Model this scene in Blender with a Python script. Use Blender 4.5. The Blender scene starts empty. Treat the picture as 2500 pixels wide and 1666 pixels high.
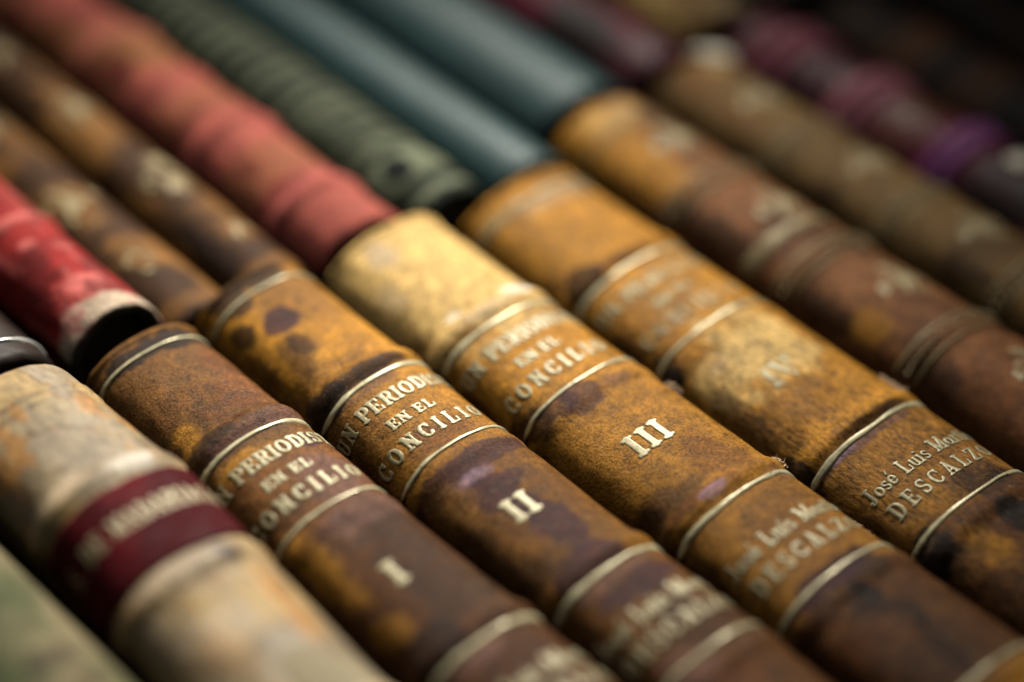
import bpy, math
import numpy as np
from mathutils import Matrix

# ------------------------------------------------------------------ camera, world, lights, exposure
U = 0.032                      # metres per model unit (one thin volume is one unit thick)
SC = bpy.context.scene
COL = SC.collection

CAM_R = ((0.7518467591, 0.3634503449, -0.5501184396), (-0.6569102716, 0.4844503473, -0.5777341570), (0.0565273905, 0.7957460071, 0.6029866883))
CAM_C = (-6.345934551, -7.467585729, 9.071996025)
cd = bpy.data.cameras.new('camera')
cam = bpy.data.objects.new('camera', cd)
COL.objects.link(cam)
M = Matrix([list(CAM_R[i]) + [CAM_C[i] * U] for i in range(3)] + [[0, 0, 0, 1]])
cam.matrix_world = M
cd.lens = 82.517
cd.sensor_width = 36.0
cd.clip_start = 0.01
cd.clip_end = 50
cd.dof.use_dof = True
cd.dof.focus_distance = 14.36 * U
cd.dof.aperture_fstop = 82.517 / (1.0 * U * 1000)
cd.dof.aperture_blades = 0
SC.camera = cam

SC.view_settings.view_transform = 'Standard'
SC.view_settings.look = 'None'
SC.view_settings.exposure = 0
SC.view_settings.gamma = 1
SC.view_settings.use_curve_mapping = False
SC.cycles.use_denoising = True
SC.cycles.max_bounces = 4
SC.cycles.diffuse_bounces = 0
SC.cycles.glossy_bounces = 1
SC.cycles.transparent_max_bounces = 8
SC.cycles.sample_clamp_indirect = 4

world = bpy.data.worlds.new('World')
SC.world = world
world.use_nodes = True
bg = world.node_tree.nodes['Background']
bg.inputs['Color'].default_value = (0.80, 0.92, 0.88, 1)
bg.inputs['Strength'].default_value = 0.016


def area(name, pos, target, size, power, color, size_y=None):
    ld = bpy.data.lights.new(name, 'AREA')
    ld.shape = 'RECTANGLE' if size_y else 'DISK'
    ld.size = size * U
    if size_y:
        ld.size_y = size_y * U
    ld.energy = power
    ld.color = color
    o = bpy.data.objects.new(name, ld)
    COL.objects.link(o)
    p = Matrix.Translation([c * U for c in pos])
    from mathutils import Vector
    d = Vector([t - q for t, q in zip(target, pos)])
    o.matrix_world = p @ d.to_track_quat('-Z', 'Y').to_matrix().to_4x4()
    return o


key = area('window_light', (10.0, 10.6, 12.0), (0.3, 1.7, 0), 5.5, 0.46, (1.0, 0.95, 0.85), 4.5)
key.data.spread = math.radians(38)
back = area('back_window_light', (0.2, 9.5, 13.0), (0.8, 1.2, 0), 2.0, 0.05, (1.0, 0.97, 0.92), 2.0)
back.data.spread = math.radians(60)

# ------------------------------------------------------------------ palette (surface colours and painted sheen tones, linear)
PAL = dict(k=(.014, .010, .009), d=(.045, .021, .010), r=(.14, .050, .016), b=(.19, .085, .022), o=(.42, .188, .024),
           y=(.62, .40, .14), w=(.48, .37, .25), W=(.85, .78, .66), p=(.15, .075, .055), v=(.046, .019, .024),
           l=(.42, .29, .44), G=(.25, .19, .11), C=(.37, .25, .105), e=(.22, .090, .034), q=(.175, .10, .034), h=(.070, .027, .011), m=(.085, .010, .010), R=(.25, .020, .018), i=(.62, .16, .14),
           P=(.29, .070, .052), u=(.10, .011, .024), g=(.085, .095, .045), n=(.014, .018, .013), s=(.145, .16, .10),
           t=(.017, .050, .052), M=(.33, .11, .33), N=(.30, .10, .13), c=(.66, .58, .42))

STAINS_AND_SHEEN = {  # stains, darker left-side patches, and sheen painted along the ridges
 'I': [(0.2,2.543,0.6,0.1,'k',0.9),(0.299,1.928,0.22,0.45,'r',0.8),(-0.165,2.07,0.25,0.25,'b',0.6),(-0.275,1.743,0.1,0.15,'o',0.6),(0.053,1.506,0.35,0.09,'p',0.9),(-0.208,1.599,0.2,0.06,'k',0.7),(-0.148,1.322,0.22,0.1,'o',0.7),(0.254,1.247,0.105,0.088,'v',0.9),(0.192,0.869,0.22,0.3,'p',0.8),(-0.265,0.831,0.25,0.12,'d',0.5),(0.095,0.497,0.35,0.13,'p',0.8),(-0.343,0.335,0.14,0.35,'o',0.7),(0.152,-0.108,0.28,0.7,'d',0.75),(-0.339,-0.295,0.15,0.15,'o',0.5),(-0.235,-0.567,0.21,0.175,'k',0.7),(-0.144,-0.76,0.3,0.08,'p',0.8)],
 'II': [(0.084,2.8,0.175,0.175,'k',0.8),(-0.211,2.718,0.14,0.175,'k',0.8),(-0.1,2.317,0.123,0.123,'v',0.9),(-0.145,2.05,0.088,0.14,'d',0.9),(-0.244,1.951,0.088,0.193,'d',0.7),(-0.336,2.409,0.105,0.14,'k',0.8),(-0.455,2.133,0.08,0.3,'d',0.6),(-0.003,1.536,0.34,0.07,'d',0.95),(-0.335,1.539,0.175,0.14,'k',0.9),(-0.037,1.405,0.28,0.035,'p',0.6),(-0.004,0.81,0.22,0.18,'r',0.7),(-0.479,1.092,0.07,0.2,'d',0.7),(-0.038,0.483,0.5,0.1,'v',0.75),(-0.12,0.366,0.15,0.06,'l',0.35),(-0.087,0.206,0.21,0.14,'v',0.8),(-0.34,0.311,0.2,0.25,'b',0.7),(0.001,-0.198,0.16,0.3,'v',0.85),(-0.083,-0.61,0.25,0.15,'v',0.85),(-0.454,-0.085,0.14,0.28,'d',0.7),(-0.385,-0.426,0.3,0.2,'d',0.7),(-0.09,-0.764,0.35,0.07,'p',0.7),(0.072,-0.916,0.35,0.12,'v',0.8),(0.083,-1.327,0.3,0.3,'d',0.7),(-0.214,-1.628,0.2,0.2,'p',0.7),(-0.053,-1.803,0.175,0.175,'r',0.8)],  # the l entry paints lavender sheen under the title panel
 'III': [(-0.046,2.295,1.0,1.1,'y',1),(-0.148,2.495,0.14,0.14,'w',0.7),(-0.369,2.148,0.1,0.15,'w',0.4),(0.031,1.581,0.4,0.08,'w',0.5),(0.315,1.641,0.123,0.088,'W',0.9),(-0.215,1.688,0.08,0.05,'W',0.5),(-0.127,0.564,0.158,0.14,'v',0.75),(-0.287,0.593,0.14,0.088,'v',0.7),(-0.495,0.676,0.175,0.21,'d',0.9),(0.167,0.52,0.14,0.07,'p',0.6),(-0.608,1.113,0.07,0.2,'d',0.8),(0.134,-0.366,0.2,0.3,'r',0.55),(-0.311,-0.462,0.21,0.21,'d',0.7),(-0.221,-0.577,0.35,0.05,'r',0.7),(-0.104,-0.607,0.1,0.05,'l',0.35),(-0.557,-0.477,0.21,0.175,'d',0.8),(0.364,-0.708,0.1,0.08,'p',0.5),(0.104,-1.569,0.16,0.15,'d',0.9),(-0.577,-0.927,0.12,0.25,'d',0.7),(-0.123,-1.543,0.4,0.09,'v',0.9),(-0.076,-1.751,0.123,0.123,'k',0.9),(-0.075,-1.997,0.21,0.175,'k',0.9),(-0.031,-2.344,0.07,0.3,'k',0.9),(-0.317,-1.723,0.1,0.08,'p',0.6),(-0.287,-2.027,0.3,0.3,'r',0.6),(-0.135,-2.372,0.4,0.4,'d',0.5)],  # W entries paint white highlights on the ridge, l a lavender sheen
 'IV': [(-0.357,1.54,0.175,0.14,'k',0.8),(-0.064,1.503,0.28,0.05,'r',0.7),(0.207,2.331,0.4,0.06,'w',0.5),(-0.664,0.949,0.21,0.21,'d',0.85),(-0.515,0.603,0.14,0.175,'d',0.8),(-0.562,0.513,0.105,0.105,'k',0.95),(-0.263,0.307,0.1,0.05,'l',0.4),(-0.011,0.242,0.42,0.42,'y',1),(-0.452,0.211,0.12,0.25,'y',0.7),(-0.141,0.31,0.14,0.06,'y',0.6),(-0.332,-0.3,0.4,0.25,'b',0.6),(-0.492,-0.055,0.1,0.3,'d',0.6),(0.229,-0.709,0.15,0.06,'d',0.8),(-0.012,-0.706,0.25,0.05,'d',0.8),(-0.113,-0.798,0.4,0.035,'p',0.9),(-0.307,-0.76,0.12,0.04,'l',0.45),(0.144,-1.315,0.25,0.25,'b',0.5),(0.145,-1.521,0.22,0.2,'d',0.85),(-0.594,-0.684,0.105,0.21,'k',0.9),(-0.646,-1.212,0.12,0.2,'d',0.6),(-0.482,-1.713,0.15,0.2,'k',0.9),(0.065,-1.857,0.15,0.15,'k',0.9),(-0.248,-1.889,0.13,0.24,'o',0.6),(-0.42,-1.901,0.16,0.1,'b',0.6),(-0.846,-1.838,0.3,0.3,'d',0.7)],  # l entries paint lavender sheen beside the raised bands
 'mad': [(0.064,1.986,0.2,0.3,'G',0.7),(0.263,1.876,0.2,0.2,'G',0.6),(-0.168,1.999,0.3,0.3,'G',0.5),(0.523,1.939,0.1,0.25,'b',0.85),(0.295,2.443,0.15,0.06,'b',0.8),(-0.089,1.477,0.4,0.1,'w',0.7),(0.169,1.42,0.175,0.088,'W',0.8),(0.327,1.514,0.3,0.04,'G',0.6),(0.522,1.404,0.14,0.04,'v',0.6),(-0.077,0.546,0.4,0.1,'w',0.7),(0.226,0.48,0.123,0.105,'d',0.9),(0.307,-0.053,0.09,0.35,'o',0.85),(-0.142,0.051,0.3,0.2,'w',0.6),(-0.453,0.241,0.175,0.21,'G',0.8),(-0.681,0.315,0.14,0.2,'b',0.4),(-0.231,-0.223,0.2,0.2,'G',0.4),(0.207,-0.742,0.4,0.09,'w',0.7),(0.0,-0.413,0.15,0.15,'w',0.5),(-0.516,1.672,0.175,0.175,'d',0.8)],
 'br': [(-0.367,2.823,0.4,0.7,'o',1),(-0.026,2.893,0.3,0.12,'y',0.6),(-0.249,2.197,0.25,0.3,'o',0.7999999999999999),(-0.383,1.456,0.16,0.5,'d',0.8),(-0.436,0.34,0.14,0.3,'d',0.8),(-0.351,0.012,0.14,0.175,'o',0.8),(-0.08,0.653,0.2,0.1,'r',0.7),(-0.129,0.016,0.2,0.2,'r',0.4),(-0.324,-0.901,0.2,0.3,'r',0.7),(-0.43,-0.615,0.15,0.3,'d',0.7)],
 'ol': [(-0.098,2.924,0.2,0.3,'b',0.8),(0.136,2.92,0.2,0.1,'y',0.6),(-0.426,1.287,0.14,0.2,'d',0.7),(-0.365,0.104,0.14,0.3,'d',0.8),(-0.203,2.355,0.2,0.3,'b',0.5)],
 'red': [(-0.217,3.668,0.2,0.3,'m',0.7),(-0.011,3.247,0.21,0.14,'i',0.8),(0.133,3.727,0.088,0.088,'i',0.7),(-0.063,3.841,0.06,0.05,'i',0.6),(0.078,4.121,0.35,0.06,'i',0.7),(-0.199,3.225,0.12,0.15,'R',0.5),(-0.046,3.041,0.3,0.1,'i',0.5),(-0.312,3.345,0.14,0.2,'m',0.7)],
 'fl1': [(-0.048,4.4,0.2,0.3,'b',0.8),(-0.039,3.611,0.12,0.14,'b',0.8),(0.269,5.533,0.2,0.3,'b',0.6),(0.06,5.367,0.2,0.2,'b',0.5)],
 'fl2': [(0.238,4.41,0.14,0.25,'b',0.8),(0.076,3.473,0.21,0.21,'b',0.8),(0.236,5.509,0.25,0.4,'b',0.7),(0.238,6.107,0.2,0.3,'b',0.5),(-0.214,3.405,0.1,0.5,'k',0.7)],
 'pk': [(-0.216,5.501,0.175,0.21,'m',0.8),(-0.262,4.602,0.3,0.06,'m',0.6),(-0.25,3.874,0.12,0.14,'m',0.6),(-0.226,3.495,0.3,0.1,'m',0.5),(0.119,4.154,0.2,0.3,'P',0.6),(0.024,3.023,0.3,0.3,'P',0.5),(-0.059,4.333,0.21,0.21,'P',0.8),(0.264,3.461,0.25,0.1,'P',0.8),(-0.166,5.979,0.25,0.1,'P',0.5)],
 'mr': [(0.288,3.625,0.2,0.3,'u',0.7),(0.021,3.444,0.2,0.2,'v',0.7)],
 'tan': [(0.145,3.358,0.25,0.25,'w',0.5)],
 'olive': [(0.102,0.446,0.15,0.1,'k',0.8),(0.308,1.108,0.15,0.25,'g',0.6),(0.079,0.665,0.2,0.3,'G',0.3),(0.189,0.205,0.1,0.1,'d',0.6)],
}

# ------------------------------------------------------------------ numeric noise for stains and uneven leather
def _hash(ix, iy, seed):
    h = (ix.astype(np.int64) * 374761393 + iy.astype(np.int64) * 668265263 + seed * 1274126177) & 0xffffffff
    h = ((h ^ (h >> 13)) * 1274126177) & 0xffffffff
    return ((h ^ (h >> 16)) & 0xffff) / 65535.0


def vnoise(x, y, seed):
    ix, iy = np.floor(x), np.floor(y)
    fx, fy = x - ix, y - iy
    fx, fy = fx * fx * (3 - 2 * fx), fy * fy * (3 - 2 * fy)
    a, b = _hash(ix, iy, seed), _hash(ix + 1, iy, seed)
    c, d = _hash(ix, iy + 1, seed), _hash(ix + 1, iy + 1, seed)
    return (a + (b - a) * fx) * (1 - fy) + (c + (d - c) * fx) * fy


def fbm(x, y, seed, octv=4, gain=.5):
    s, amp, tot = 0, 1.0, 0
    for k in range(octv):
        ca, sa = math.cos(.7 + 1.1 * k), math.sin(.7 + 1.1 * k)
        s = s + amp * vnoise((x * ca - y * sa) * 2 ** k + 17.3 * k, (x * sa + y * ca) * 2 ** k - 9.1 * k, seed + k)
        tot += amp
        amp *= gain
    return s / tot - .5          # about -.5 .. .5


def sstep(a, b, x):
    t = np.clip((x - a) / (b - a), 0, 1)
    return t * t * (3 - 2 * t)


# ------------------------------------------------------------------ mesh helpers
def link(name, me, mat, parent=None):
    o = bpy.data.objects.new(name, me)
    COL.objects.link(o)
    if mat:
        me.materials.append(mat)
    if parent is not None:
        o.parent = parent
    return o


def raw_mesh(name, verts, quads, smooth=True):
    me = bpy.data.meshes.new(name)
    v = np.asarray(verts, dtype=np.float32).reshape(-1, 3)
    if isinstance(quads, np.ndarray):
        n = len(quads)
        me.vertices.add(len(v))
        me.vertices.foreach_set('co', v.ravel())
        me.loops.add(n * 4)
        me.loops.foreach_set('vertex_index', quads.astype(np.int32).ravel())
        me.polygons.add(n)
        me.polygons.foreach_set('loop_start', np.arange(0, n * 4, 4, dtype=np.int32))
        me.update(calc_edges=True)
    else:
        me.from_pydata([tuple(map(float, p)) for p in v], [], quads)
        me.update()
    me.polygons.foreach_set('use_smooth', np.full(len(me.polygons), smooth))
    return me


def set_col(me, col):
    a = me.color_attributes.new('StainSheen', 'FLOAT_COLOR', 'POINT')
    c = np.ones((len(me.vertices), 4), dtype=np.float32)
    c[:, :3] = col
    a.data.foreach_set('color', c.ravel())


def grid_quads(ny, nx):
    i = np.arange(ny * nx).reshape(ny, nx)
    return np.stack([i[:-1, :-1], i[:-1, 1:], i[1:, 1:], i[1:, :-1]], -1).reshape(-1, 4)


# ------------------------------------------------------------------ materials
def nodes_of(m):
    m.use_nodes = True
    nt = m.node_tree
    return nt, nt.nodes, nt.links, nt.nodes['Principled BSDF']


def leather(name, rough=.42, grain=1300, contrast=.75, bump=.35, spec=.5, sheen=0.0, fibre=1.0):
    m = bpy.data.materials.new(name)
    nt, N, L, B = nodes_of(m)
    at = N.new('ShaderNodeAttribute'); at.attribute_name = 'StainSheen'
    tc = N.new('ShaderNodeTexCoord')
    mp = N.new('ShaderNodeMapping'); mp.inputs['Scale'].default_value = (1, fibre, 1)
    L.new(tc.outputs['Object'], mp.inputs['Vector'])
    n1 = N.new('ShaderNodeTexNoise'); n1.inputs['Scale'].default_value = grain; n1.inputs['Detail'].default_value = 5; n1.inputs['Roughness'].default_value = .65
    n2 = N.new('ShaderNodeTexNoise'); n2.inputs['Scale'].default_value = grain * .22; n2.inputs['Detail'].default_value = 4
    L.new(mp.outputs['Vector'], n1.inputs['Vector']); L.new(mp.outputs['Vector'], n2.inputs['Vector'])
    ad = N.new('ShaderNodeMath'); ad.operation = 'MULTIPLY_ADD'
    L.new(n2.outputs['Fac'], ad.inputs[0]); ad.inputs[1].default_value = .45; L.new(n1.outputs['Fac'], ad.inputs[2])
    mr = N.new('ShaderNodeMapRange')
    mr.inputs['From Min'].default_value = .40; mr.inputs['From Max'].default_value = 1.05
    mr.inputs['To Min'].default_value = 1 - contrast; mr.inputs['To Max'].default_value = 1 + contrast
    L.new(ad.outputs[0], mr.inputs['Value'])
    mx = N.new('ShaderNodeVectorMath'); mx.operation = 'SCALE'
    L.new(at.outputs['Color'], mx.inputs[0]); L.new(mr.outputs['Result'], mx.inputs['Scale'])
    L.new(mx.outputs['Vector'], B.inputs['Base Color'])
    rr = N.new('ShaderNodeMapRange')
    rr.inputs['From Min'].default_value = .3; rr.inputs['From Max'].default_value = .7
    rr.inputs['To Min'].default_value = rough - .10; rr.inputs['To Max'].default_value = rough + .16
    L.new(n2.outputs['Fac'], rr.inputs['Value']); L.new(rr.outputs['Result'], B.inputs['Roughness'])
    B.inputs['Specular IOR Level'].default_value = spec
    bp = N.new('ShaderNodeBump'); bp.inputs['Strength'].default_value = bump; bp.inputs['Distance'].default_value = .00035
    L.new(ad.outputs[0], bp.inputs['Height']); L.new(bp.outputs['Normal'], B.inputs['Normal'])
    return m


def foil(name, color, rough=.38, wear=.42, metallic=.45):
    m = bpy.data.materials.new(name)
    nt, N, L, B = nodes_of(m)
    tc = N.new('ShaderNodeTexCoord')
    n1 = N.new('ShaderNodeTexNoise'); n1.inputs['Scale'].default_value = 1500; n1.inputs['Detail'].default_value = 4
    n2 = N.new('ShaderNodeTexNoise'); n2.inputs['Scale'].default_value = 260; n2.inputs['Detail'].default_value = 3
    L.new(tc.outputs['Object'], n1.inputs['Vector']); L.new(tc.outputs['Object'], n2.inputs['Vector'])
    ad = N.new('ShaderNodeMath'); ad.operation = 'ADD'
    L.new(n1.outputs['Fac'], ad.inputs[0]); L.new(n2.outputs['Fac'], ad.inputs[1])
    mr = N.new('ShaderNodeMapRange')
    mr.inputs['From Min'].default_value = wear * 2 - .16; mr.inputs['From Max'].default_value = wear * 2 + .14
    L.new(ad.outputs[0], mr.inputs['Value'])
    vr = N.new('ShaderNodeMapRange')
    vr.inputs['From Min'].default_value = .3; vr.inputs['From Max'].default_value = .7
    vr.inputs['To Min'].default_value = .78; vr.inputs['To Max'].default_value = 1.12
    L.new(n1.outputs['Fac'], vr.inputs['Value'])
    mx = N.new('ShaderNodeVectorMath'); mx.operation = 'SCALE'; mx.inputs[0].default_value = color
    L.new(vr.outputs['Result'], mx.inputs['Scale']); L.new(mx.outputs['Vector'], B.inputs['Base Color'])
    B.inputs['Metallic'].default_value = metallic
    B.inputs['Specular IOR Level'].default_value = .3
    B.inputs['Roughness'].default_value = rough
    L.new(mr.outputs['Result'], B.inputs['Alpha'])
    bp = N.new('ShaderNodeBump'); bp.inputs['Strength'].default_value = .12; bp.inputs['Distance'].default_value = .0002
    L.new(n1.outputs['Fac'], bp.inputs['Height']); L.new(bp.outputs['Normal'], B.inputs['Normal'])
    return m


def plain(name, color, rough=.7, stripes=0, contrast=.25, axis=0):
    m = bpy.data.materials.new(name)
    nt, N, L, B = nodes_of(m)
    tc = N.new('ShaderNodeTexCoord')
    mp = N.new('ShaderNodeMapping')
    sc = [60, 60, 60]
    if stripes:
        sc[axis] = stripes
    mp.inputs['Scale'].default_value = sc
    n1 = N.new('ShaderNodeTexNoise'); n1.inputs['Scale'].default_value = 1; n1.inputs['Detail'].default_value = 4
    L.new(tc.outputs['Object'], mp.inputs['Vector']); L.new(mp.outputs['Vector'], n1.inputs['Vector'])
    vr = N.new('ShaderNodeMapRange')
    vr.inputs['From Min'].default_value = .3; vr.inputs['From Max'].default_value = .7
    vr.inputs['To Min'].default_value = 1 - contrast; vr.inputs['To Max'].default_value = 1 + contrast
    L.new(n1.outputs['Fac'], vr.inputs['Value'])
    mx = N.new('ShaderNodeVectorMath'); mx.operation = 'SCALE'; mx.inputs[0].default_value = color
    L.new(vr.outputs['Result'], mx.inputs['Scale']); L.new(mx.outputs['Vector'], B.inputs['Base Color'])
    B.inputs['Roughness'].default_value = rough
    B.inputs['Specular IOR Level'].default_value = .2
    return m


M_CALF = leather('marbled_calf_leather', .46, 1700, .95, .75, .07)
M_CALF_ROUGH = leather('worn_calf_leather', .48, 1400, 1.1, .95, .07, fibre=.45)
M_VELLUM = leather('old_vellum', .55, 800, .55, .40, .25, fibre=.4)
M_CLOTH = leather('dusty_book_cloth', .70, 1500, .6, .5, .08)
M_SMOOTH = leather('smooth_buckram', .50, 2500, .16, .06, .26)
M_GLOSSY = leather('polished_leather', .44, 900, .35, .12, .12)
M_LABEL = leather('matt_label_leather', .65, 1500, .35, .3, .06)
M_GOLD = foil('worn_gilt', (.37, .32, .18), .42, .35, .12)
M_LINE = foil('gilt_line', (.54, .48, .29), .30, .36, .15)
M_DULL = foil('rubbed_gilt', (.30, .23, .11), .5, .42, .08)
M_ORN = foil('soft_gilt', (.36, .29, .15), .5, .40, .08)
M_FAINT = foil('faded_gilt', (.40, .34, .18), .5, .485, .08)
M_SILVER = foil('silvered_gilt', (.85, .86, .80), .25, .30, .6)
M_PAGES = plain('aged_paper_edges', (.30, .25, .16), .9, 3000, .3, 0)
M_GREYP = plain('grey_lining_paper', (.13, .135, .12), .9, 0, .4)
M_THREAD = plain('violet_headband_thread', (.20, .10, .30), .8, 4000, .5, 0)
M_FIBRE = plain('torn_leather_fibre', (.42, .27, .16), .9, 0, .3)
M_PAPER = plain('ivory_paper', (.74, .68, .56), .85, 0, .12)
M_TABLE = plain('dark_stained_wood', (.030, .022, .016), .6, 600, .4, 0)


# ------------------------------------------------------------------ lettering from strokes (signed distance, traced on a grid)
TH, TN, SF = .20, .12, .12     # thick stem, thin stroke, slab serif


def arc(cx, cy, rx, ry, a0, a1, w0, w1=None, n=12):
    w1 = w0 if w1 is None else w1
    out, pts = [], []
    for i in range(n + 1):
        a = math.radians(a0 + (a1 - a0) * i / n)
        pts.append((cx + rx * math.cos(a), cy + ry * math.sin(a), w0 + (w1 - w0) * abs(math.cos(a))))
    for p, q in zip(pts[:-1], pts[1:]):
        out.append((p[0], p[1], q[0], q[1], (p[2] + q[2]) / 2))
    return out


def stem(x, w=TH, y0=.06, y1=.94, lo=True, hi=True, hw=.17):
    o = [(x, y0, x, y1, w)]
    if lo:
        o.append((x - hw, .06, x + hw, .06, SF))
    if hi:
        o.append((x - hw, .94, x + hw, .94, SF))
    return o


def glyph(ch):
    if ch == 'U':
        return stem(.24, TH, .34, .94, lo=False) + stem(.74, TN, .34, .94, lo=False, hw=.13) + arc(.49, .34, .25, .28, 180, 360, .12, .17), .98
    if ch == 'N':
        return stem(.22, TN, hw=.14) + stem(.78, TN, hw=.14) + [(.22, .92, .78, .10, .22)], 1.0
    if ch == 'P':
        return stem(.26) + [(.26, .94, .52, .94, .11), (.26, .48, .52, .48, .11)] + arc(.52, .71, .22, .23, -90, 90, .11, .20), .86
    if ch == 'E':
        return stem(.26) + [(.26, .94, .74, .94, .11), (.26, .06, .76, .06, .11), (.26, .50, .58, .50, .11), (.75, .94, .75, .72, .12), (.77, .06, .77, .30, .12), (.58, .40, .58, .60, .10)], .90
    if ch == 'R':
        return stem(.26) + [(.26, .94, .52, .94, .11), (.26, .52, .52, .52, .11)] + arc(.52, .73, .22, .21, -90, 90, .11, .20) + [(.54, .50, .74, .10, .18), (.66, .06, .90, .06, .11)], .94
    if ch == 'I':
        return stem(.24), .48
    if ch == 'O':
        return arc(.46, .50, .32, .43, 0, 360, .10, .20, 28), .92
    if ch == 'D':
        return stem(.26) + [(.26, .94, .46, .94, .11), (.26, .06, .46, .06, .11)] + arc(.46, .50, .32, .44, -90, 90, .11, .21, 16), .92
    if ch == 'S':
        return arc(.42, .72, .24, .22, 30, 270, .11, .15) + arc(.42, .28, .25, .22, -150, 90, .11, .17) + [(.66, .94, .66, .70, .09), (.15, .06, .15, .30, .09)], .82
    if ch == 'T':
        return stem(.42, TH, hi=False) + [(.08, .94, .76, .94, .11), (.07, .94, .07, .70, .10), (.77, .94, .77, .70, .10)], .84
    if ch == 'A':
        return [(.46, .95, .20, .06, .11), (.46, .95, .74, .06, .21), (.30, .32, .62, .32, .10), (.06, .06, .34, .06, SF), (.56, .06, .92, .06, SF)], .96
    if ch == 'C':
        return arc(.46, .50, .32, .43, 40, 325, .10, .20, 22) + [(.76, .94, .76, .66, .11), (.72, .12, .74, .28, .11)], .88
    if ch == 'L':
        return stem(.26) + [(.26, .06, .74, .06, .11), (.75, .06, .75, .36, .12)], .84
    if ch == 'Z':
        return [(.12, .94, .72, .94, .12), (.70, .92, .14, .08, .20), (.10, .06, .74, .06, .12), (.12, .94, .12, .70, .10), (.75, .06, .75, .30, .11)], .84
    if ch == 'V':
        return [(.16, .94, .46, .06, .21), (.76, .94, .46, .06, .11), (.02, .94, .34, .94, SF), (.60, .94, .90, .94, SF)], .92
    if ch == 'M':
        return stem(.20, TN, hw=.14) + stem(.94, TH, hw=.15) + [(.20, .92, .56, .12, .20), (.56, .12, .92, .92, .11)], 1.16
    if ch == 'G':
        return arc(.46, .50, .32, .43, 40, 350, .10, .20, 22) + [(.76, .94, .76, .66, .11), (.74, .10, .74, .42, .17), (.58, .44, .90, .44, .11)], .96
    if ch == 'J':
        return stem(.40, TH, .20, .94, lo=False) + arc(.24, .20, .17, .16, 200, 360, .13) + [(.08, .22, .10, .22, .22)], .66
    if ch == '.':
        return [(.14, .10, .16, .10, .20)], .34
    X = .64                     # lower-case height
    if ch in 'oeéa':
        g = arc(.30, X / 2, .21, X / 2 - .06, 0, 360, .09, .17, 20)
        if ch in 'eé':
            g = arc(.30, X / 2, .21, X / 2 - .06, 0, 320, .09, .17, 18) + [(.12, X / 2, .48, X / 2, .08)]
        if ch == 'é':
            g += [(.30, .78, .44, .98, .11)]
        if ch == 'a':
            g += [(.52, .06, .52, .52, .17), (.52, .06, .64, .06, .10)]
        return g, .62 if ch != 'a' else .68
    if ch == 's':
        return arc(.26, .46, .15, .13, 20, 270, .09, .13) + arc(.26, .18, .16, .13, -160, 90, .09, .14), .50
    if ch == 'u':
        return [(.16, .22, .16, .58, .17), (.50, .06, .50, .58, .17), (.04, .58, .16, .58, .10), (.38, .58, .50, .58, .10), (.50, .06, .62, .06, .10)] + arc(.33, .22, .17, .17, 180, 330, .11), .66
    if ch in 'ií':
        g = [(.18, .06, .18, .58, .17), (.04, .06, .32, .06, .10), (.04, .58, .18, .58, .10)]
        g += [(.18, .84, .19, .84, .19)] if ch == 'i' else [(.16, .76, .32, .96, .11)]
        return g, .36
    if ch == 'r':
        return [(.18, .06, .18, .58, .17), (.04, .06, .34, .06, .10), (.04, .58, .18, .58, .10), (.18, .46, .40, .58, .12), (.40, .54, .42, .54, .16)], .50
    if ch == 't':
        return [(.20, .12, .20, .84, .16), (.04, .60, .36, .60, .09), (.20, .10, .38, .08, .12)], .42
    if ch == 'n':
        return [(.17, .06, .17, .58, .16), (.04, .58, .17, .58, .10), (.50, .06, .50, .42, .16), (.04, .06, .30, .06, .10), (.38, .06, .63, .06, .10)] + arc(.335, .40, .165, .17, 20, 160, .11), .66
    return [], .45               # space


def text_strokes(txt, width, cap, track=.0, fat=1.0):
    """strokes in model units, centred on 0, baseline at -cap/2; squeezed sideways to the given width"""
    out, x = [], 0
    for ch in txt:
        g, w = glyph(ch)
        out += [(a + x, b, c + x, d, t) for a, b, c, d, t in g]
        x += w + track
    x -= track
    sx = width / x
    return [((a - x / 2) * sx, (b - .5) * cap, (c - x / 2) * sx, (d - .5) * cap, t * fat * min(sx, cap) * (.5 + .5 * max(1, sx / cap) if sx > cap else 1)) for a, b, c, d, t in out]


def sdf_strokes(st, X, Y):
    D = np.full(X.shape, 9.0)
    for a, b, c, d, w in st:
        dx, dy = c - a, d - b
        l2 = dx * dx + dy * dy + 1e-12
        t = np.clip(((X - a) * dx + (Y - b) * dy) / l2, 0, 1)
        D = np.minimum(D, np.hypot(X - a - t * dx, Y - b - t * dy) - w / 2)
    return D


def trace(sdf, x0, x1, y0, y1, h):
    """mesh of the region sdf(x, y) < 0: returns points (x, y, depth inside) and faces"""
    nx, ny = int((x1 - x0) / h) + 2, int((y1 - y0) / h) + 2
    xs, ys = x0 + h * np.arange(nx), y0 + h * np.arange(ny)
    X, Y = np.meshgrid(xs, ys)
    D = sdf(X, Y)
    ins = D < 0
    pts, faces, cache = [], [], {}

    def vert(key, p):
        if key not in cache:
            cache[key] = len(pts)
            pts.append(p)
        return cache[key]
    act = ins[:-1, :-1] | ins[1:, :-1] | ins[:-1, 1:] | ins[1:, 1:]
    for j, i in zip(*np.nonzero(act)):
        cs = [(j, i), (j, i + 1), (j + 1, i + 1), (j + 1, i)]
        f = []
        for k in range(4):
            p, q = cs[k], cs[(k + 1) % 4]
            if ins[p]:
                f.append(vert(p, (X[p], Y[p], -D[p])))
            if ins[p] != ins[q]:
                t = D[p] / (D[p] - D[q])
                f.append(vert((min(p, q), max(p, q)), (X[p] + t * (X[q] - X[p]), Y[p] + t * (Y[q] - Y[p]), 0.0)))
        if len(f) >= 3:
            faces.append(f)
    return np.array(pts), faces


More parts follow.
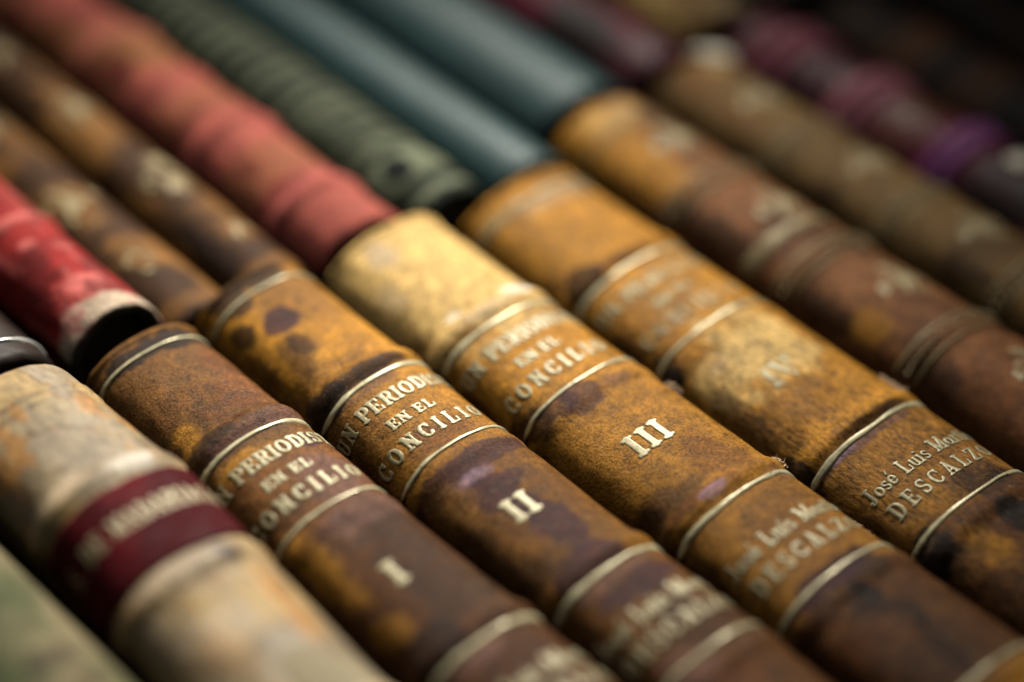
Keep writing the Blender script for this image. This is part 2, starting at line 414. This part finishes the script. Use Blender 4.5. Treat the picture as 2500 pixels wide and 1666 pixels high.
# ------------------------------------------------------------------ one bound book
class Book:
    def __init__(s, key, c, z, a, h, lean, y0, y1, base, mat, label, group=None, ridges=(), seed=1, step=.025, nt=56,
                 mott=(.35, 'd', .0), undul=.010, ends=.10, tail_hollow=False, cover=None, colour_fn=None, wear=.5, warp=0.0, stripes=None, depth=4.5, skew=0.0, slope=0.0, sprinkle=0.0, sup=2.0):
        s.key, s.c, s.z, s.a, s.h, s.lean, s.y0, s.y1 = key, c, z, a, h, lean, y0, y1
        s.ridges, s.seed, s.undul, s.ends, s.warp = ridges, seed, undul, ends, warp
        s.skew, s.slope, s.sprinkle = skew, slope, sprinkle
        s.org = np.array([c, (y0 + y1) / 2, -depth])
        s.sup = sup
        tt = np.radians(np.linspace(-100, 100, 2001))
        xs, zs = a * s._p(np.sin(tt)), h * s._p(np.cos(tt))
        arc_ = np.concatenate([[0], np.cumsum(np.hypot(np.diff(xs), np.diff(zs)))])
        s.tt, s.arc_ = tt, arc_ - np.interp(0, tt, arc_)
        root = bpy.data.objects.new('book', None)
        root.empty_display_size = .01
        COL.objects.link(root)
        root.location = [q * U for q in s.org]
        root['label'] = label
        root['category'] = 'book'
        if group:
            root['group'] = group
        s.root = root
        # ---- spine
        ys = np.arange(y0, y1 + step / 2, step)
        ts = s.t_of(np.linspace(*s.arc_of(np.radians([-92.0, 92.0])), nt))
        T, Y = np.meshgrid(ts, ys)
        P = s.pos(T, Y, 0)
        # leather runs on down over the joints as flanges
        lo, hi = P[:, :1].copy(), P[:, -1:].copy()
        lo[..., 2] -= .16; hi[..., 2] -= .16
        lo[..., 0] += .02; hi[..., 0] -= .02
        P = np.concatenate([lo, P, hi], 1)
        S = s.arc_of(T)
        colr = s.colours(S, Y, base, mott, stripes, colour_fn)
        colr = np.concatenate([colr[:, :1], colr, colr[:, -1:]], 1)
        # turned-in ends: a lip of leather going down inside
        def inner(row, dy, k):
            q = row.copy()
            cx, cz = s.c, s.z - s.h
            q[:, 0] = cx + (q[:, 0] - cx) * k
            q[:, 2] = cz + (q[:, 2] - cz) * k
            q[:, 1] += dy
            return q
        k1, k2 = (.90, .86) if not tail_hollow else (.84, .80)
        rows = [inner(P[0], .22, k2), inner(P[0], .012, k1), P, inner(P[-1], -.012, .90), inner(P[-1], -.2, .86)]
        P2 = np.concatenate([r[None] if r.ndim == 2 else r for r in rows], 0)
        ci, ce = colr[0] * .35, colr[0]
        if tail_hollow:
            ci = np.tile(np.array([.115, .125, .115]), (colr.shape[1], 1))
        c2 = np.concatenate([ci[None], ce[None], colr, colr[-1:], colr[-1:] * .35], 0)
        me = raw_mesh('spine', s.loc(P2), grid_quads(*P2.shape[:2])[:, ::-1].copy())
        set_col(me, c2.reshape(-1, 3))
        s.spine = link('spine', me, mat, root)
        # ---- boards and page block
        cov = cover or mat
        top = z - h - .03
        for side in (-1, 1):
            xo = c + side * (a - .005)
            xi = c + side * (a - .09)
            s.box('cover', xi, xo, y0 + .01, y1 - .01, -depth, top, cov, np.array(PAL[base]) * .8, bev=.03)
        ang = np.radians(np.linspace(-90, 90, 15))
        sec = [(c + (a - .10) * math.sin(t), z - h + .80 * h * math.cos(t)) for t in ang]
        sec = [(c - (a - .10), -depth + .1)] + sec + [(c + (a - .10), -depth + .1)]
        ya, yb = y0 + (.16 if tail_hollow else .03), y1 - .12
        V = [(x, ya, zz) for x, zz in sec] + [(x, yb, zz) for x, zz in sec]
        n = len(sec)
        F = [[i, (i + 1) % n, n + (i + 1) % n, n + i] for i in range(n)] + [list(range(n))[::-1], list(range(n, 2 * n))]
        link('text_block', raw_mesh('text_block', s.loc(V), F, False), M_PAGES, root)

    def _p(s, v):                            # superellipse section: flat crown, firmer shoulders
        return np.sign(v) * np.abs(v) ** (2.0 / s.sup)

    def loc(s, P):
        return (np.asarray(P, dtype=float).reshape(-1, 3) - s.org) * U

    def arc_of(s, t):
        return np.interp(t, s.tt, s.arc_)

    def t_of(s, arc):
        return np.interp(arc, s.arc_, s.tt)

    def disp(s, t, y):
        d = s.undul * 2 * fbm(t * .9 + 3, y * 1.3, s.seed + 50, 3) + s.undul * .35 * fbm(t * 5, y * 7, s.seed + 70, 3)
        for (yr, hr, wr) in s.ridges:
            d = d + hr * np.exp(-np.abs((y - yr - .012 * fbm(t * 1.5, y * 0 + yr, s.seed + 9)) / wr) ** 2.6) * (1 - .25 * np.abs(np.sin(t)))
        return d

    def pos(s, t, y, off):
        t, y = np.broadcast_arrays(np.asarray(t, float), np.asarray(y, float))
        d = s.disp(t, y) + off
        e = s.ends
        q = np.clip(1 - np.minimum(y - s.y0, s.y1 - y) / e, 0, 1)
        d = d - e * .55 * (1 - np.sqrt(np.clip(1 - q * q, 0, 1)))
        y = y + .05 * np.clip(q, 0, 1) * fbm(t * 2.2, t * 0 + y.round(0), s.seed + 41, 3)
        e_ = 2 - 2.0 / s.sup
        nx, nz = np.sign(np.sin(t)) * np.abs(np.sin(t)) ** e_ / s.a, np.sign(np.cos(t)) * np.abs(np.cos(t)) ** e_ / s.h
        l = np.hypot(nx, nz)
        x = s.a * s._p(np.sin(t)) + d * nx / l
        z = s.h * (s._p(np.cos(t)) - 1) + d * nz / l
        z = z + s.warp * ((y - (s.y0 + s.y1) / 2) / 3) ** 2
        cl, sl = math.cos(s.lean), math.sin(s.lean)
        return np.stack([s.c + x * cl - z * sl + s.skew * np.minimum(y - 1.2, 0) - .4 * s.skew * np.maximum(y - 1.2, 0), y, s.z + x * sl + z * cl + s.slope * np.minimum(y - 1.2, 0)], -1)

    def colours(s, S, Y, base, mott, stripes, fn):
        sd = s.seed * 13
        C = np.empty(S.shape + (3,))
        C[:] = PAL[base]
        amp, other, bias = mott
        m = sstep(.02, .22, fbm(S * 1.9, Y * 1.4, sd, 4) + bias) * amp * 1.6
        m = np.clip(m, 0, .95)[..., None]
        C = C * (1 - m) + np.array(PAL[other]) * m
        if stripes:
            for (yy, w, col, al) in stripes:
                k = (al * sstep(1.25, .75, np.abs(Y - yy + .02 * fbm(S * 3, Y, sd + 4)) / (w / 2)))[..., None]
                C = C * (1 - k) + np.array(PAL[col]) * k
        for n, (s0, y0, rs, ry, col, al) in enumerate(STAINS_AND_SHEEN.get(s.key, [])):
            w = fbm(S * 7 + n * 3.1, Y * 7, sd + n, 4) * 1.05 + fbm(S * 26, Y * 26, sd + n + 90, 3) * .35
            d = np.sqrt(((S - s0) / rs) ** 2 + ((Y - y0) / ry) ** 2) + w
            k = (al * (sstep(1.08, .80, d) if col in 'kv' else sstep(1.15, .55, d)))[..., None]
            C = C * (1 - k) + np.array(PAL[col]) * k
        if fn:
            C = fn(C, S, Y)
        # rubbed and dirty patches, small flecks
        g = 1 + .5 * fbm(S * 8, Y * 8, sd + 200, 4) + .5 * fbm(S * 30, Y * 30, sd + 210, 3)
        if s.sprinkle:                       # acid sprinkling of tree calf
            g = g * (1 - s.sprinkle * sstep(.06, .16, fbm(S * 34, Y * 30, sd + 220, 4) + .5 * fbm(S * 3, Y * 3, sd + 230, 3)))
        if s.sprinkle:                       # fine pale scuffs and scratches
            sc = np.exp(-(fbm(S * 5 + Y * 2, Y * 9 - S * 3, sd + 240, 4) / .007) ** 2) * sstep(.0, .12, fbm(S * 2, Y * 2, sd + 250, 3)) * .30
            C = C * (1 - sc[..., None]) + np.array((.42, .27, .12)) * sc[..., None]
        return np.clip(C * g[..., None], .004, .95)

    def box(s, name, xa, xb, ya, yb, za, zb, mat, col, bev=0):
        xa, xb = min(xa, xb), max(xa, xb)
        V = []
        for y in (ya, yb):
            V += [(xa, y, za), (xb, y, za), (xb, y, zb - bev), (xb - bev, y, zb), (xa + bev, y, zb), (xa, y, zb - bev)]
        F = [[i, (i + 1) % 6, 6 + (i + 1) % 6, 6 + i] for i in range(6)] + [[5, 4, 3, 2, 1, 0], list(range(6, 12))]
        me = raw_mesh(name, s.loc(V), F, False)
        set_col(me, np.tile(col, (12, 1)))
        return link(name, me, mat, s.root)

    def line(s, y, w=.045, hgt=.016, mat=None, t0=-80, t1=86, name='gilt_line', wob=.008, parent=None):
        """a raised gilt fillet running across the spine"""
        n = 110
        t = np.radians(np.linspace(t0, t1, n))
        prof = np.linspace(-1, 1, 7)
        T, Q = np.meshgrid(t, prof, indexing='ij')
        wv = w * (1 - .30 * np.exp(-((T - .15) / .5) ** 2)) * (1 + .55 * fbm(T * 6, T * 0 + y * 7, s.seed + 31, 3)) * np.clip(sstep(0, .25, (T - t[0])) * sstep(0, .25, t[-1] - T), .15, 1)
        yy = y + wob * 2 * fbm(T * 2.2, T * 0 + y, s.seed + 33, 2) + Q * wv / 2
        off = .004 + hgt * np.sqrt(np.clip(1 - Q * Q, 0, 1)) - .006 * (np.abs(Q) > .99)
        P = s.pos(T, yy, off)
        me = raw_mesh(name, s.loc(P), grid_quads(n, 7))
        return link(name, me, mat or M_LINE, parent or s.root)

    def stamp(s, name, sdf, x0, x1, y0, y1, sc, yc, h, mat, rise=.002, off=.0035, tilt=0.0):
        pts, faces = trace(sdf, x0, x1, y0, y1, h)
        x, y = pts[:, 0], pts[:, 1]
        P = s.pos(s.t_of(sc + x), yc + y + tilt * x, off + np.minimum(pts[:, 2] * .9, rise))
        return link(name, raw_mesh(name, s.loc(P), faces), mat, s.root)

    def text(s, txt, yc, cap, width, sc=0.0, track=.06, mat=None, name='lettering', h=.0065, fat=1.0, tilt=0.0, off=.0035):
        st = text_strokes(txt, width, cap, track, fat)
        sd = s.seed + len(txt)
        def f(X, Y):
            return sdf_strokes(st, X, Y) + .004 * fbm(X * 60, Y * 60, sd, 2)
        return s.stamp(name, f, -width / 2 - .02, width / 2 + .02, -cap / 2 - .03, cap / 2 + .03, sc, yc, h, mat or M_GOLD, off=off, tilt=tilt)

    def patch(s, name, ya, yb, off, mat, colfn, t0=-88, t1=88, ragged=.01, n=90, ny=24):
        t = np.radians(np.linspace(t0, t1, n))
        T, Q = np.meshgrid(t, np.linspace(0, 1, ny), indexing='xy')
        A = ya + ragged * 2 * fbm(T * 4, T * 0 + ya, s.seed + 3, 4)
        Bq = yb + ragged * 2 * fbm(T * 4, T * 0 + yb, s.seed + 5, 4)
        Y = A + (Bq - A) * Q
        lift = off * np.ones_like(Q)
        lift[0] = lift[-1] = -.004              # edges turned down: the piece has thickness
        Y[0], Y[-1] = Y[1] - .003, Y[-2] + .003
        P = s.pos(T, Y, lift)
        me = raw_mesh(name, s.loc(P), grid_quads(ny, n)[:, ::-1].copy())
        set_col(me, colfn(s.arc_of(T), Y).reshape(-1, 3))
        return link(name, me, mat, s.root)

    def beads(s, y, w, n, r, mat, name='bead_row'):
        """a row of little embossed beads, all one stamped strip"""
        V, F = [], []
        ts = np.radians(np.linspace(-66, 66, n))
        for tb in ts:
            b = len(V)
            for ring, (k, o) in enumerate(((1, .002), (.75, .014), (.35, .022))):
                for i in range(8):
                    a = i * math.pi / 4
                    V.append(tuple(s.pos(tb + k * r * math.cos(a) / s.a, y + k * r * 1.1 * math.sin(a), o)))
            for q in range(2):
                for i in range(8):
                    F.append([b + q * 8 + i, b + q * 8 + (i + 1) % 8, b + (q + 1) * 8 + (i + 1) % 8, b + (q + 1) * 8 + i])
            F.append([b + 16 + i for i in range(8)])
        return link(name, raw_mesh(name, s.loc(V), F), mat, s.root)

    def ornament(s, yc, sc, rx, ry, mat, name='gilt_ornament', seed=3, h=.012, rag=.012):
        """a tooled floral lozenge: petals, leaves and dots"""
        st = []
        for k in range(8):
            a = k * math.pi / 4
            r = .55 if k % 2 == 0 else .38
            st.append((.16 * math.cos(a), .16 * math.sin(a), r * math.cos(a), r * math.sin(a), .15))
            st.append((r * 1.45 * math.cos(a + .12), r * 1.45 * math.sin(a + .12), r * 1.6 * math.cos(a + .2), r * 1.6 * math.sin(a + .2), .17))
        st += arc(0, 0, .10, .10, 0, 360, .08)
        for k in range(4):
            a = k * math.pi / 2
            st += arc(.72 * math.cos(a), .72 * math.sin(a), .16, .16, 0, 300, .08)
        def f(X, Y):
            return sdf_strokes(st, X / rx, Y / ry) * min(rx, ry) + .5 * rag * fbm(X * 30, Y * 30, seed, 3) + rag * fbm(X * 9, Y * 9, seed + 5, 3)
        return s.stamp(name, f, -rx * 1.05, rx * 1.05, -ry * 1.05, ry * 1.05, sc, yc, h, mat)

# ------------------------------------------------------------------ the surface the books stand on
D = 4.5
me = raw_mesh('ground', np.array([(-30, -30, -D - .002), (40, -30, -D - .002), (40, 40, -D - .002), (-30, 40, -D - .002)]) * U, [[0, 1, 2, 3]], False)
g = link('ground', me, M_TABLE)
g['kind'] = 'structure'

# ------------------------------------------------------------------ front row, from the left
NY0 = -4.2
GRP = 'four matching marbled leather volumes'

ol = Book('olive', -2.08, .18, .47, .36, 0, NY0, 2.5, 'g', M_CLOTH, 'olive green cloth book at the lower left corner with a dark stain',
          mott=(.4, 'G', .02), seed=21, step=.05, ridges=())

# cream vellum book with a crimson title label
def lab_col(S, Y):
    c = np.empty(S.shape + (3,)); c[:] = (.055, .004, .006)
    k = (.7 * sstep(.0, .25, fbm(S * 4, Y * 4, 77, 4)))[..., None]
    c = c * (1 - k) + np.array((.115, .007, .010)) * k
    return c
def mad_fn(C, S, Y):
    up = sstep(1.2, 1.7, Y)                         # flaking grey film and brown cracks, mostly near the head
    f = fbm(S * 3.2, Y * 2.4, 301, 5)
    k = (sstep(.015, .04, f) * (.35 + .45 * up))[..., None]
    C = C * (1 - k) + np.array((.25, .195, .13)) * k
    e = (np.exp(-(f / .018) ** 2) * (.30 + .45 * up))[..., None]
    C = C * (1 - e) + np.array((.16, .08, .03)) * e
    b = (sstep(.10, .16, fbm(S * 5, Y * 3.2, 333, 5)) * (.35 + .5 * up))[..., None]
    C = C * (1 - b) + np.array((.34, .16, .04)) * b
    c = np.exp(-(fbm(S * 6, Y * 3, 321, 5) / .008) ** 2)[..., None] * .55
    return C * (1 - c) + np.array((.10, .055, .03)) * c
mad = Book('mad', -1.00, .28, .50, .38, .06, NY0, 2.57, 'C', M_VELLUM, 'cream vellum book with a crimson spine label reading MADARIAGA',
           ridges=((1.40, .030, .075), (.50, .030, .08), (-.80, .035, .08), (2.28, .016, .02), (2.20, .014, .02)), seed=4, step=.02, nt=90, mott=(.65, 'G', .05), undul=.016, skew=.05, slope=.05, ends=.07, sup=2.3, colour_fn=mad_fn)
mad.patch('title_label', .59, 1.31, .012, M_LABEL, lab_col, ragged=.012)
mad.text('S. DE MADARIAGA', 1.01, .15, 1.12, sc=-.04, track=.10, mat=M_GOLD, fat=1.15, off=.012, tilt=.0)
# violet silk headband roll at the head
V, F = [], []
nseg, nr = 60, 10
for i in range(nseg):
    t = math.radians(-75 + 150 * i / (nseg - 1))
    for j in range(nr):
        a = 2 * math.pi * j / nr
        r = .040 * (1 + .5 * float(fbm(np.array(t * 9.0), np.array(a), 5)))
        p = mad.pos(t, 2.55, -.10)
        V.append((p[0], 2.61 + r * math.cos(a), p[2] + r * math.sin(a)))
for i in range(nseg - 1):
    for j in range(nr):
        F.append([i * nr + j, i * nr + (j + 1) % nr, (i + 1) * nr + (j + 1) % nr, (i + 1) * nr + j])
link('headband', raw_mesh('headband', mad.loc(V), F), M_THREAD, mad.root)

# the four matching volumes
def volume(key, c, z, a, h, lean, head, base, label, num, seed, mat, mott, stripes, dy=0.0, tx=.0, headline=True, faint=None):
    rid = ((1.575 + dy, .036, .075), (.555 + dy, .016, .07), (-.605 + dy, .032, .07), (-1.66 + dy, .022, .075), (-2.7, .03, .07), (head - .05, .026, .028))
    b = Book(key, c, z, a, h, lean, NY0, head, base, mat, label, GRP, ridges=rid, seed=seed, step=.0125, nt=120, mott=mott, stripes=stripes, sprinkle=.14, undul=.014, ends=.07, sup=2.5)
    if headline:
        b.line(head - .20, .036, .008)
    b.line(1.455 + dy, .050, .006); b.line(.675 + dy, .038, .005)
    b.line(-.715 + dy, .054, .006); b.line(-1.53 + dy, .042, .005)
    b.line(-2.6, .04, .014)
    b.text('UN PERIODISTA', 1.255 + dy, .122, 1.10, sc=.01 + tx, track=.05, name='title_lettering', fat=1.45, mat=faint)
    b.text('EN EL', 1.055 + dy, .085, .35, sc=-.03 + tx, track=.05, name='title_lettering', fat=1.5, mat=faint)
    b.text('CONCILIO', .870 + dy, .124, .86, sc=-.05 + tx, track=.34, name='title_lettering', fat=1.5, mat=faint)
    b.text(num, 0.0 + dy * .5, .185, {'I': .09, 'II': .20, 'III': .30, 'IV': .27}[num], sc=-.06 + tx, track=.10, name='volume_number', fat=1.3, mat=faint)
    b.text('José Luis Martín', -1.085 + dy, .125, .98, sc=.02 + tx, track=.04, name='author_lettering', fat=1.25)
    b.text('DESCALZO', -1.280 + dy, .125, .90, sc=.0 + tx, track=.28, name='author_lettering', fat=1.25)
    return b

v1 = volume('I', .035, 0, .432, .35, .12, 2.72, 'b', 'dark brown leather volume numbered I beside the cream vellum book', 'I', 7, M_CALF, (.60, 'r', .05), [(1.9, 1.2, 'd', .35), (.9, .8, 'r', .5), (-.1, 1.5, 'h', .88), (-1.6, 1.7, 'h', .9)])
v2 = volume('II', .985, 0, .432, .35, .12, 2.84, 'o', 'orange and violet marbled leather volume numbered II', 'II', 11, M_CALF, (.45, 'b', .02), [(1.0, .75, 'b', .4), (-.02, 1.3, 'h', .72), (-1.1, .8, 'h', .85), (-2.0, 1.1, 'h', .92)])
v3 = volume('III', 2.035, 0, .50, .36, .11, 2.74, 'o', 'tan leather volume numbered III with a pale yellow head', 'III', 15, M_CALF, (.45, 'b', .04), [(-.02, 1.3, 'b', .35), (-1.1, .8, 'b', .6), (-2.1, 1.1, 'h', .95)], headline=False, tx=-.01)
v4 = volume('IV', 3.195, -.03, .545, .37, .10, 2.66, 'o', 'amber leather volume numbered IV with torn joint edges', 'IV', 19, M_CALF_ROUGH, (.28, 'b', .0), [(-1.1, .75, 'b', .6), (-2.1, 1.15, 'h', .92)], dy=-.04, headline=False, tx=.0, faint=M_FAINT)
v4.line(2.42, .10, .010, mat=M_DULL)

# ragged torn leather on the joints of volume IV
def tear(b, t, y, length, wid, seed, lift=.05):
    rng = np.random.default_rng(seed)
    V, F = [], []
    n = 26
    for i in range(n):
        u = i / (n - 1)
        y_ = y + length * (u - .5) + rng.normal(0, .006)
        w_ = wid * (.35 + .65 * math.sin(math.pi * u)) * rng.uniform(.5, 1.35)
        for k, (q, o) in enumerate(((-.5, .002), (-.1, lift * rng.uniform(.5, 1.1)), (.25, lift * rng.uniform(.4, 1.2)), (.55, .004))):
            V.append(tuple(b.pos(t + q * w_ / b.a, y_ + rng.normal(0, .008), o)))
    for i in range(n - 1):
        for k in range(3):
            F.append([i * 4 + k, i * 4 + k + 1, (i + 1) * 4 + k + 1, (i + 1) * 4 + k])
    for _ in range(16):                      # loose fibres
        u = rng.uniform(-.5, .5)
        p0 = b.pos(t + rng.uniform(-.3, .3) * wid / b.a, y + u * length, lift * .5)
        d = rng.normal(0, 1, 3); d[2] = abs(d[2]) * .6; d /= np.linalg.norm(d)
        p1 = p0 + d * rng.uniform(.015, .05); s_ = np.cross(d, (0, 0, 1.0)); s_ = s_ / (np.linalg.norm(s_) + 1e-6) * .004
        k = len(V); V += [tuple(p0 - s_), tuple(p0 + s_), tuple(p1)]; F.append([k, k + 1, k + 2])
    return link('torn_leather', raw_mesh('torn_leather', b.loc(V), F), M_FIBRE, b.root)
tear(v4, math.radians(-76), -1.20, .34, .09, 3)
tear(v4, math.radians(56), -.50, .20, .05, 5, .03)
tear(v4, math.radians(-68), .47, .10, .06, 8, .05)
tear(v3, math.radians(62), -.60, .12, .04, 9, .02)

# brown gold-tooled book
br = Book('br', 4.37, 0, .45, .34, .04, NY0, 3.08, 'e', M_CALF, 'brown leather book with beaded gilt bands, right of volume IV', seed=25, step=.02, nt=80,
          sup=2.3, mott=(.45, 'd', .0), sprinkle=.14, ridges=((.70, .018, .10), (-.42, .018, .10), (1.82, .018, .10)))
for y in (1.82, .70, -.42, -1.54):
    br.line(y + .085, .042, .008, mat=M_DULL); br.line(y - .085, .032, .007, mat=M_DULL)
    br.beads(y, .08, 17, .024, M_DULL)
br.line(1.05, .12, .005, mat=M_DULL); br.line(2.7, .05, .01, mat=M_DULL)
for y in (.16, 1.30, -1.0, 2.35):
    br.ornament(y, .17, .27, .22, M_ORN, rag=.03)

# olive brown gold-tooled book
ob = Book('ol', 5.38, 0, .42, .33, .02, NY0, 3.12, 'q', M_CALF, 'thin tan brown book with faint gilt tooling, left of the dark plum book', seed=27, step=.025, nt=70,
          mott=(.30, 'd', .0), sup=2.2)
for y in (.77, -.29, 1.85):
    ob.line(y + .07, .035, .007, mat=M_DULL); ob.line(y - .07, .03, .006, mat=M_DULL); ob.beads(y, .08, 14, .028, M_DULL)
for y in (.26, 1.3, 2.4):
    ob.ornament(y, .08, .24, .19, M_ORN, seed=6)
# a slip of ivory paper sticking out at its head
V, F = [], []
for i in range(7):
    for j in range(5):
        x = 5.52 + .05 * i; y = 3.00 + .06 * j
        V.append((x, y, -.02 - .09 * (i / 6) ** 2 + .03 * math.sin(j)))
V += [(x, y, z - .03) for x, y, z in V]
q = grid_quads(5, 7)
q = np.array([[i * 5 + j, (i + 1) * 5 + j, (i + 1) * 5 + j + 1, i * 5 + j + 1] for i in range(6) for j in range(4)])
me = raw_mesh('paper_slip', np.array(V) * U, [list(map(int, a)) for a in q] + [list(map(int, a[::-1] + 35)) for a in q])
ps = link('paper_slip', me, M_PAPER)
ps['label'] = 'ivory paper slip at the head of the thin tan brown book'; ps['category'] = 'paper'

# plum books with raised bands at the right
pl = Book('pl', 6.28, 0, .43, .36, 0, NY0, 3.3, 'u', M_GLOSSY, 'dark plum leather book with mauve sheen painted on raised bands', seed=29, step=.02, nt=70, mott=(.5, 'k', .05),
          ridges=((2.88, .075, .09), (2.68, .05, .05), (2.02, .075, .085), (1.86, .055, .05), (1.10, .075, .085), (.95, .055, .05), (.0, .07, .09)),
          stripes=[(2.80, .36, 'N', .6), (1.95, .40, 'N', .9), (1.03, .26, 'M', .6), (1.55, .36, 'r', .5), (2.4, .4, 'k', .6), (.5, .6, 'k', .8)])  # N and M stripes paint the pink and mauve gloss of the bands
pl.patch('pale_patch', .56, .72, .006, M_PAPER, lambda S, Y: np.full(S.shape + (3,), .6), t0=-4, t1=32)  # pale piece standing in for a bright highlight
dk = Book('dk', 7.25, -.05, .45, .36, 0, NY0, 3.2, 'k', M_CALF, 'near black leather book with a dim brown panel, right of the plum book', seed=31, step=.05, nt=40, mott=(.5, 'd', -.05),
          stripes=[(2.3, .4, 'r', .5), (1.6, .4, 'r', .35)])
dk2 = Book('dk2', 8.2, -.02, .45, .36, 0, NY0, 3.1, 'd', M_CALF, 'dark brown book at the far right end of the front row', seed=33, step=.05, nt=40, mott=(.5, 'k', .1))

# ------------------------------------------------------------------ back row, from the left
BY1 = 9.6
bk = Book('bk', -.82, .10, .42, .36, 0, 2.84, BY1, 'k', M_GLOSSY, 'black leather book with a bright silvery line at its tail, at the left edge', seed=35, step=.05, nt=50, mott=(.2, 'd', 0))
bk.line(3.06, .05, .014, mat=M_SILVER)

def red_fn(C, S, Y):
    e = 3.07 + .20 * fbm(S * 6, Y * 3, 61, 5)
    st = (sstep(.04, .2, fbm(S * 15, Y * 2.2, 63, 4)) * .55)[..., None]        # faded streaks
    C = C * (1 - st) + np.array((.40, .10, .085)) * st
    dk = (sstep(.06, .2, fbm(S * 5, Y * 4, 64, 4)) * .7)[..., None]
    C = C * (1 - dk) + np.array((.10, .012, .012)) * dk
    k = (.95 * sstep(.04, -.01, Y - e))[..., None]
    C = C * (1 - k) + np.array((.46, .36, .26)) * k
    k2 = (sstep(.02, .2, fbm(S * 9, Y * 9, 66, 4)) * sstep(.12, -.02, Y - e) * .8)[..., None]
    return C * (1 - k2) + np.array((.52, .20, .17)) * k2
red = Book('red', .04, .10, .35, .34, 0, 2.90, BY1, 'R', M_CLOTH, 'bright red cloth book with a frayed cream tail', seed=37, step=.02, nt=80, mott=(.6, 'm', .02),
           ridges=((4.12, .035, .06), (5.3, .035, .06), (6.5, .035, .06)), tail_hollow=True, colour_fn=red_fn, undul=.02, ends=.03)
f1 = Book('fl1', .71, -.16, .31, .27, 0, 2.86, BY1, 'b', M_CALF, 'narrow dark brown book with gilt flowers, right of the red book', seed=39, step=.03, nt=50, mott=(.95, 'd', .16),
          stripes=[(3.02, .16, 'b', .6)])
f1.ornament(4.40, -.06, .24, .34, M_DULL, rag=.12); f1.ornament(3.57, -.06, .11, .14, M_DULL, seed=8, rag=.12); f1.ornament(5.6, .0, .2, .3, M_DULL, rag=.12); f1.ornament(6.8, .0, .2, .3, M_DULL, rag=.12)
f2 = Book('fl2', 1.315, -.12, .285, .27, 0, 2.86, BY1, 'b', M_CALF, 'narrow ochre brown book with gilt flowers, left of the salmon red book', seed=41, step=.03, nt=50, mott=(.95, 'd', .16),
          stripes=[(3.0, .14, 'b', .6)])
f2.ornament(4.28, .08, .24, .36, M_DULL, seed=4, rag=.12); f2.ornament(3.42, .04, .12, .15, M_DULL, seed=9, rag=.12); f2.ornament(5.4, .04, .2, .32, M_DULL, rag=.12); f2.ornament(6.4, .0, .2, .3, M_DULL, rag=.12)
f2.patch('pale_patch', 6.95, 7.6, .006, M_PAPER, lambda S, Y: np.full(S.shape + (3,), .6), t0=-10, t1=80)
pk = Book('pk', 2.00, .05, .39, .34, 0, 2.76, BY1, 'P', M_CLOTH, 'faded salmon red book with broad raised bands', seed=43, step=.03, nt=60, mott=(.6, 'e', .0), undul=.02,
          stripes=[(3.36, .14, 'i', .35), (3.8, .42, 'e', .55), (4.36, .12, 'i', .4), (4.75, .4, 'e', .45), (5.5, .4, 'e', .5), (5.88, .14, 'i', .4), (6.3, .4, 'm', .4)],
          ridges=((3.36, .045, .07), (4.36, .04, .06), (5.15, .03, .09), (5.88, .045, .07), (6.9, .04, .08)))
gr = Book('gr', 2.76, 0, .34, .30, 0, 2.75, BY1, 'n', M_CLOTH, 'blackish green book with many grey cross bands', seed=45, step=.02, nt=60, mott=(.15, 'k', 0),
          ridges=((3.25, .030, .16),) + tuple((3.56 + .21 * k, .028, .040) for k in range(26)),
          stripes=[(2.90, .09, 's', .9), (3.25, .34, 's', .95)] + [(3.57 + .21 * k, .09 if k % 3 else .13, 's', .85 if k < 5 else .65) for k in range(26)])
def dot(X, Y):
    return np.hypot(X / .10, Y / .13) * .1 - .1
gr.stamp('dark_roundel', dot, -.14, .14, -.16, .16, -.14, 3.24, .02, plain('black_roundel', (.008, .010, .010), .95), rise=.004)
t1 = Book('t1', 3.47, 0, .355, .32, 0, 2.70, BY1, 't', M_SMOOTH, 'smooth teal book beside the green banded book', 'smooth teal books of the back row', seed=47, step=.05, nt=60, mott=(.1, 'n', 0), undul=.004)
t2 = Book('t2', 4.36, .06, .50, .40, 0, 3.12, BY1, 't', M_SMOOTH, 'wider smooth teal book beside the maroon book', 'smooth teal books of the back row', seed=49, step=.05, nt=60, mott=(.1, 'n', 0), undul=.004)
mr = Book('mr', 5.30, 0, .40, .33, 0, 3.22, BY1, 'u', M_GLOSSY, 'dark maroon book right of the teal books', seed=51, step=.05, nt=50, mott=(.6, 'k', .02))
tn = Book('tan', 6.15, .05, .42, .33, 0, 3.42, BY1, 'q', M_CALF, 'light tan book of the back row, right of the maroon book', seed=53, step=.05, nt=50, mott=(.5, 'y', .0))
bd = Book('bd', 7.08, 0, .45, .33, 0, 3.4, BY1, 'd', M_CALF, 'dark brown book at the right end of the back row', seed=55, step=.06, nt=40, mott=(.5, 'k', .1))
